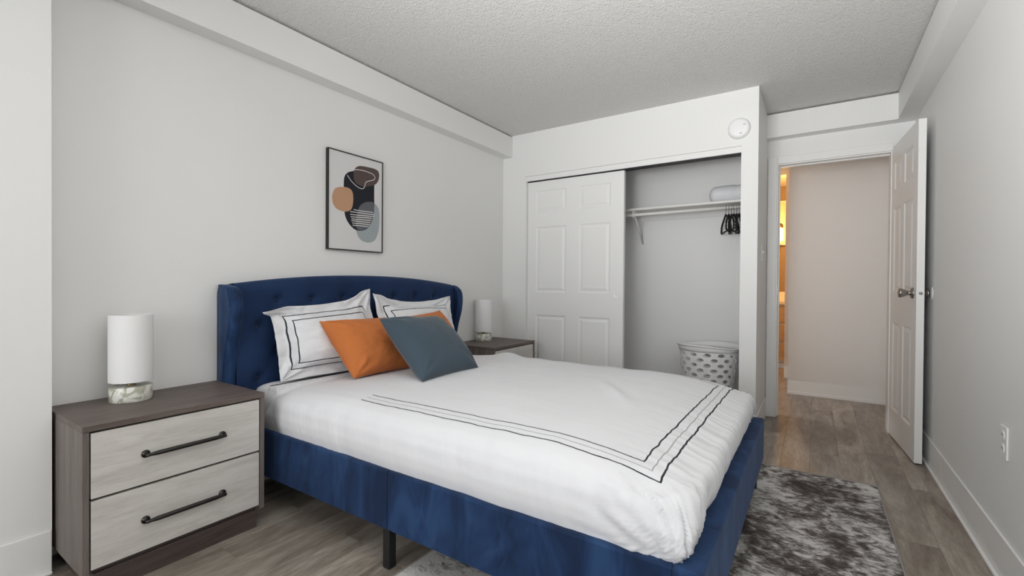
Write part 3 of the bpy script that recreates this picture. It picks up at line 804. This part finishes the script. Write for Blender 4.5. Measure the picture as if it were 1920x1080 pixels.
# ------------------------------------------------------------ mattress and duvet (rounded cloth shells)
def shell(x0, x1, y0, y1, prof, cr, n=(120, 90), k1=0.55, disp=None, uvf=None):
    """prof: list (inset, z) from the bottom rim up to the centre plateau"""
    cx, cy, A, B = (x0+x1)/2, (y0+y1)/2, (x1-x0)/2, (y1-y0)/2
    ins_max = prof[-1][0]
    cum = [0.0]
    for (a, b), (c, d) in zip(prof, prof[1:]): cum.append(cum[-1]+math.hypot(c-a, d-b))
    tot = cum[-1]
    def P(s, t):
        k = max(abs(s), abs(t), 1e-6)
        if k > k1:
            q = (1-k)/(1-k1)*tot
            d = interp(list(zip(cum, [p[0] for p in prof])), q); z = interp(list(zip(cum, [p[1] for p in prof])), q); sc = 1
        else:
            d = ins_max; z = prof[-1][1]; sc = k/k1
        a_, b_ = A-d, B-d
        r = max(0.001, min(cr(z) if callable(cr) else cr-d*0.35, a_, b_))
        qx, qy = s/k*a_, t/k*b_
        mx, my = max(-(a_-r), min(a_-r, qx)), max(-(b_-r), min(b_-r, qy))
        v = Vector((qx-mx, qy-my))
        if v.length > 1e-9: v = v.normalized()*r if (abs(qx) > a_-r and abs(qy) > b_-r) else v
        return Vector((cx+(mx+v.x)*sc, cy+(my+v.y)*sc, z)), k
    bm = bmesh.new(); uvl = bm.loops.layers.uv.new('UVMap'); G = []; U = {}
    for j in range(n[1]+1):
        row = []
        for i in range(n[0]+1):
            def w_(q): return q
            s, t = -1+2*i/n[0], -1+2*j/n[1]
            p, k = P(s, t)
            vv = bm.verts.new(p); row.append(vv)
            U[vv] = (p.x, p.y)
        G.append(row)
    for j in range(n[1]):
        for i in range(n[0]): bm.faces.new((G[j][i], G[j][i+1], G[j+1][i+1], G[j+1][i]))
    for f in bm.faces:
        for l in f.loops: l[uvl].uv = U[l.vert]
    bmesh.ops.recalc_face_normals(bm, faces=bm.faces)
    bm.normal_update()
    up = sum(f.normal.z for f in bm.faces) > 0
    if disp:
        moves = []
        for v_ in bm.verts:
            nn = v_.normal if up else -v_.normal
            moves.append(disp(v_.co, nn))
        for v_, d in zip(list(bm.verts), moves): v_.co = v_.co+d
    return bm
mp_ = [(0.0, 0.215), (-0.002, 0.38), (0.0, 0.50), (0.012, 0.535), (0.045, 0.552), (0.10, 0.555), (0.3, 0.556)]
def mdisp(p, n):
    if p.x > 0.30: return Vector((-0.03*sm(1.9, 2.1, p.x), (-0.012 if p.y > -1.6 else 0.012)*sm(0.30, 0.36, p.x), -0.045*sm(0.30, 0.40, p.x)*sm(0.45, 0.53, p.z)))
    return n*(0.003*noise.noise(p*6))
bm = shell(0.108, 2.150, -2.368, -0.876, mp_, 0.05, (100, 80), 0.5, mdisp)
tag(link('mattress', bm, M['sheet'], smooth=True), 'mattress in a white fitted sheet, seen by the headboard under the pillows', 'mattress')

DY0, DY1, DX0, DX1 = -2.384, -0.862, 0.26, 2.176
dp = [(0.006, 0.352), (-0.002, 0.38), (-0.010, 0.405), (-0.014, 0.44), (-0.008, 0.49), (0.010, 0.528), (0.038, 0.555), (0.075, 0.570), (0.14, 0.580), (0.26, 0.588), (0.42, 0.594), (0.55, 0.596)]
def ridge(v): return 1-abs(v)*2
def ddisp(p, n):
    x, y, z = p
    side = 1-sm(0.40, 0.58, z)                      # 1 at the tucked edge
    foot = sm(1.80, 2.14, x)
    near = sm(-2.18, -2.36, y) if False else 1-sm(-2.36, -2.20, y)
    far = sm(-1.05, -0.88, y)
    head = 1-sm(0.66, 0.78, x)
    d = 0.0055*noise.noise(Vector((x*2.6, y*2.6, 1.0)))+0.0022*noise.noise(Vector((x*9, y*8, 4)))
    # gathers running over the foot edge
    g = noise.noise(Vector((x*3.0+noise.noise(p*3)*0.8, y*17, 2.0)))
    g2 = noise.noise(Vector((x*4.0, y*38, 7.0)))
    g3 = noise.noise(Vector((x*3.0, y*26+x*3, 5.0)))
    d += foot*(0.35+0.65*sm(1.98, 2.15, x))*(0.0060*g+0.0040*(0.3-abs(g3)*1.5)+0.002*g2)*(1-0.2*near)
    # vertical folds on the near side, stronger towards the foot corner
    wv = 0.22+0.8*sm(1.5, 2.05, x)+0.35*math.exp(-((x-0.75)/0.12)**2)
    f = noise.noise(Vector((x*13+(z-0.4)*3.5, z*2.2, 5)))
    f2 = noise.noise(Vector((x*30+(z-0.4)*7, z*3, 9)))
    d += near*wv*(0.011*f+0.005*(0.3-abs(f2)*1.5))*(1-sm(0.52, 0.60, z))
    # folds fanning out of the tucked foot corners
    for cy, sy in ((DY0, 1), (DY1, -1)):
        al = max(0.0, DX1-x); bl = max(0.0, (y-cy)*sy)
        s_ = bl-al; hz = max(z-0.345, 0.001); Rr = math.hypot(s_, hz)+1.3*min(al, bl)
        th = math.atan2(s_, hz)
        wq = math.exp(-(max(0, Rr-0.05)/0.16)**2)*sm(0.0, 0.05, Rr)
        if wq > 0.01:
            nn_ = noise.noise(Vector((th*4.2, Rr*2.0, 11+sy)))+0.45*noise.noise(Vector((th*10, Rr*3, 3)))
            d += wq*0.024*(0.35-abs(nn_)*1.6)
    d += far*0.007*noise.noise(Vector((x*8, z*5, 3)))
    # folded dent in the middle of the top
    q = (x-1.72)*0.8+(y+1.63)*0.6; r = -(x-1.72)*0.6+(y+1.63)*0.8
    d += 0.010*math.exp(-(q/0.03)**2)*math.exp(-(r/0.16)**2)-0.008*math.exp(-((q-0.055)/0.035)**2)*math.exp(-(r/0.14)**2)
    out = n*d
    # fuller over the footboard
    bul = foot*math.sin(PI*max(0, min(1, (z-0.366)/0.22)))*0.022
    out += Vector((bul, 0, 0))
    # the foot end droops a little
    if z > 0.5: out.z -= 0.030*sm(1.75, 2.14, x)*sm(0.5, 0.56, z)
    out.z -= 0.022*(1-sm(0.40, 0.85, x))*sm(0.5, 0.56, z)
    # puffed far head corner
    out.z += 0.022*math.exp(-((x-0.72)/0.09)**2-((y+0.97)/0.09)**2)
    # the head end lies down onto the mattress
    return out
def dcr(z): return 0.012+0.13*sm(0.37, 0.50, z)
bm = shell(DX0, DX1, DY0, DY1, dp, dcr, (300, 250), 0.42, ddisp)
# head end: let the rim fold lie on the sheet
for v_ in bm.verts:
    if v_.co.x < 0.32 and -2.35 < v_.co.y < -0.90 and v_.co.z < 0.558:
        v_.co.z = 0.5575
g_ = (0.30, 0.30, 0.31)
stripes = [(-1.0, 2.100, -2.298, -0.948, 0.0032, BLK), (-1.0, 2.042, -2.238, -1.008, 0.0032, BLK), (-1.0, 2.072, -2.268, -0.978, 0.0022, (0.42, 0.42, 0.43))]
M['duvet'] = striped('embroidered_duvet', (0.79, 0.795, 0.82), stripes, 0.0012)
# stitch lines begin a little below the head end
def clip_head(m, u_min, base):
    nt = m.node_tree; src = bsdf(m).inputs['Base Color'].links[0].from_socket
    uv = N(m, 'ShaderNodeUVMap'); sp = N(m, 'ShaderNodeSeparateXYZ'); L(m, uv.outputs[0], sp.inputs[0])
    f = math_n(m, 'GREATER_THAN', sp.outputs[0], u_min)
    L(m, mixc(m, f, base, src), bsdf(m).inputs['Base Color'])
clip_head(M['duvet'], 0.87, (0.79, 0.795, 0.82))
dv = link('duvet', bm, M['duvet'], smooth=True)
tag(dv, 'white duvet with a black double-line border, tucked into the bed frame', 'duvet')

# ------------------------------------------------------------ pillows and cushions
def pillow_bm(BL, BR, TR, TL, T, flange=0.0, pinch=0.03, n=44, front=1.0, warp=None, wr=0.004, seed=0, wk=5):
    """closed pillow whose four corners sit at the given points; T = thickness"""
    BL, BR, TR, TL = map(Vector, (BL, BR, TR, TL))
    W_ = ((BR-BL).length+(TR-TL).length)/2; H_ = ((TL-BL).length+(TR-BR).length)/2
    nrm = (BR-BL).cross(TL-BL).normalized()
    bm = bmesh.new(); uvl = bm.loops.layers.uv.new('UVMap'); U = {}
    fu, fv = flange/W_, flange/H_
    sides = []
    for sg in (1, -1):
        G = []
        for j in range(n+1):
            row = []
            for i in range(n+1):
                u, v = i/n, j/n
                cu, cv = 2*u-1, 2*v-1
                u2 = u - pinch*cu*(1-cv*cv)*abs(cu)
                v2 = v - pinch*1.1*cv*(1-cu*cu)*abs(cv)
                p = BL.lerp(BR, u2).lerp(TL.lerp(TR, u2), v2)
                iu = max(0, min(1, (u-fu)/(1-2*fu))); iv = max(0, min(1, (v-fv)/(1-2*fv)))
                a = max(0, 1-abs(2*iu-1)**2.6); b = max(0, 1-abs(2*iv-1)**2.6)
                th = T/2*(a*b)**0.55
                if flange and (iu in (0, 1) or iv in (0, 1)): th = 0
                q = Vector((u*wk+seed, v*wk, sg*3.0))
                wv = wr*noise.noise(q*1.0)+wr*0.5*noise.noise(q*2.6)
                # creases radiating from the corners
                for (cx, cy) in ((0, 0), (1, 0), (1, 1), (0, 1)):
                    dx, dy = u-cx, v-cy; r = math.hypot(dx, dy)
                    if 0.02 < r < 0.5:
                        an = math.atan2(abs(dy), abs(dx))
                        wv += wr*1.1*math.sin(an*11+seed)*math.exp(-((r-0.14)/0.13)**2)
                edge = min(1, 12*min(u, 1-u, v, 1-v))
                base = nrm*(sg*(th*(front if sg > 0 else 1.0)+0.0018)+wv*(edge if not flange else 1)*(1 if sg > 0 else 0.5))
                if flange: base = nrm*(sg*(th+0.0015)+(wv if sg > 0 or (u-fu)*(1-fu-u) < 0 or (v-fv)*(1-fv-v) < 0 else 0))
                if warp: base = base+warp(u, v)
                vv = bm.verts.new(p+base); row.append(vv); U[vv] = ((u-0.5)*W_, (v-0.5)*H_)
            G.append(row)
        sides.append(G)
        for j in range(n):
            for i in range(n):
                f = (G[j][i], G[j][i+1], G[j+1][i+1], G[j+1][i]); bm.faces.new(f if sg > 0 else f[::-1])
    a, b = sides
    per = [(0, i) for i in range(n)]+[(j, n) for j in range(n)]+[(n, n-i) for i in range(n)]+[(n-j, 0) for j in range(n)]
    for (j0, i0), (j1, i1) in zip(per, per[1:]+per[:1]):
        bm.faces.new((a[j0][i0], b[j0][i0], b[j1][i1], a[j1][i1]))
    for f in bm.faces:
        for l in f.loops: l[uvl].uv = U[l.vert]
    return bm, W_, H_
def sham(corners, T, label, warp=None, seed=0, par=None):
    bm, W_, H_ = pillow_bm(*corners, T, flange=0.055, pinch=0.012, n=72, warp=warp, wr=0.010, seed=seed, wk=6)
    st = []
    for ins, hw_, c in ((0.058, 0.0030, BLK), (0.088, 0.0030, BLK)):
        st.append((-W_/2+ins, W_/2-ins, -H_/2+ins, H_/2-ins, hw_, c))
    m = striped('embroidered_sham_%d' % seed, (0.79, 0.795, 0.815), st, 0.001)
    o = link('pillow', bm, m, smooth=True)
    return tag(o, label, 'pillow', 'white bordered pillows against the headboard')
def warp1(u, v):
    d = Vector((0, 0, 0))
    # top-left flange corner flops outward, top-right corner stands up
    k = sm(0.86, 1.0, v)*(1-sm(0.0, 0.16, u))
    d += Vector((0.03, -0.050, -0.022))*k
    k = sm(0.80, 1.0, v)*sm(0.72, 1.0, u)
    d += Vector((0.0, 0.01, 0.050))*k + Vector((0.012, 0, 0))*k*math.sin(u*40)
    k = sm(0.85, 1.0, v)*math.exp(-((u-0.45)/0.3)**2)
    d += Vector((0.0, 0, -0.010))*k
    return d
sham([(0.225, -2.275, 0.560), (0.315, -1.665, 0.566), (0.155, -1.685, 0.975), (0.165, -2.300, 0.935)], 0.22,
     'white pillow with black double border on the side of the bed nearest the large lamp', warp1, 1)
def warp2(u, v):
    d = Vector((0, 0, 0))
    d += Vector((0, 0, 0.035))*sm(0.75, 1.0, v)*(1-sm(0.0, 0.3, u))
    d += Vector((0, 0.01, 0.02))*sm(0.75, 1.0, v)*sm(0.75, 1.0, u)
    d += Vector((0, 0, -0.015))*sm(0.85, 1.0, v)*math.exp(-((u-0.5)/0.25)**2)
    return d
sham([(0.315, -1.630, 0.566), (0.270, -0.950, 0.566), (0.155, -0.935, 0.945), (0.165, -1.655, 0.960)], 0.20,
     'white pillow with black double border on the far side of the bed by the closet', warp2, 5)
def cushion(corners, T, mt, label, seed, wr=0.006, group=None, pinch=0.028):
    bm, W_, H_ = pillow_bm(*corners, T, 0, pinch, 48, wr=wr, seed=seed)
    o = link('throw_cushion', bm, mt, smooth=True)
    tag(o, label, 'cushion', group)
    return o
cushion([(0.500, -2.050, 0.572), (0.520, -1.600, 0.572), (0.310, -1.665, 0.852), (0.300, -2.112, 0.858)], 0.20, M['orange'],
        'burnt orange square cushion in front of the near white pillow, overlapped by the slate cushion', 11, 0.008, 'orange square cushions')
cushion([(0.500, -1.500, 0.572), (0.500, -1.110, 0.572), (0.310, -1.205, 0.877), (0.310, -1.585, 0.848)], 0.14, M['orange'],
        'burnt orange square cushion mostly hidden behind the slate cushion', 17, 0.004, 'orange square cushions')
cushion([(0.915, -1.985, 0.598), (0.900, -1.535, 0.598), (0.560, -1.465, 0.846), (0.560, -1.940, 0.874)], 0.185, M['slate'],
        'slate blue-grey square cushion leaning foremost on the orange ones', 23, 0.005)
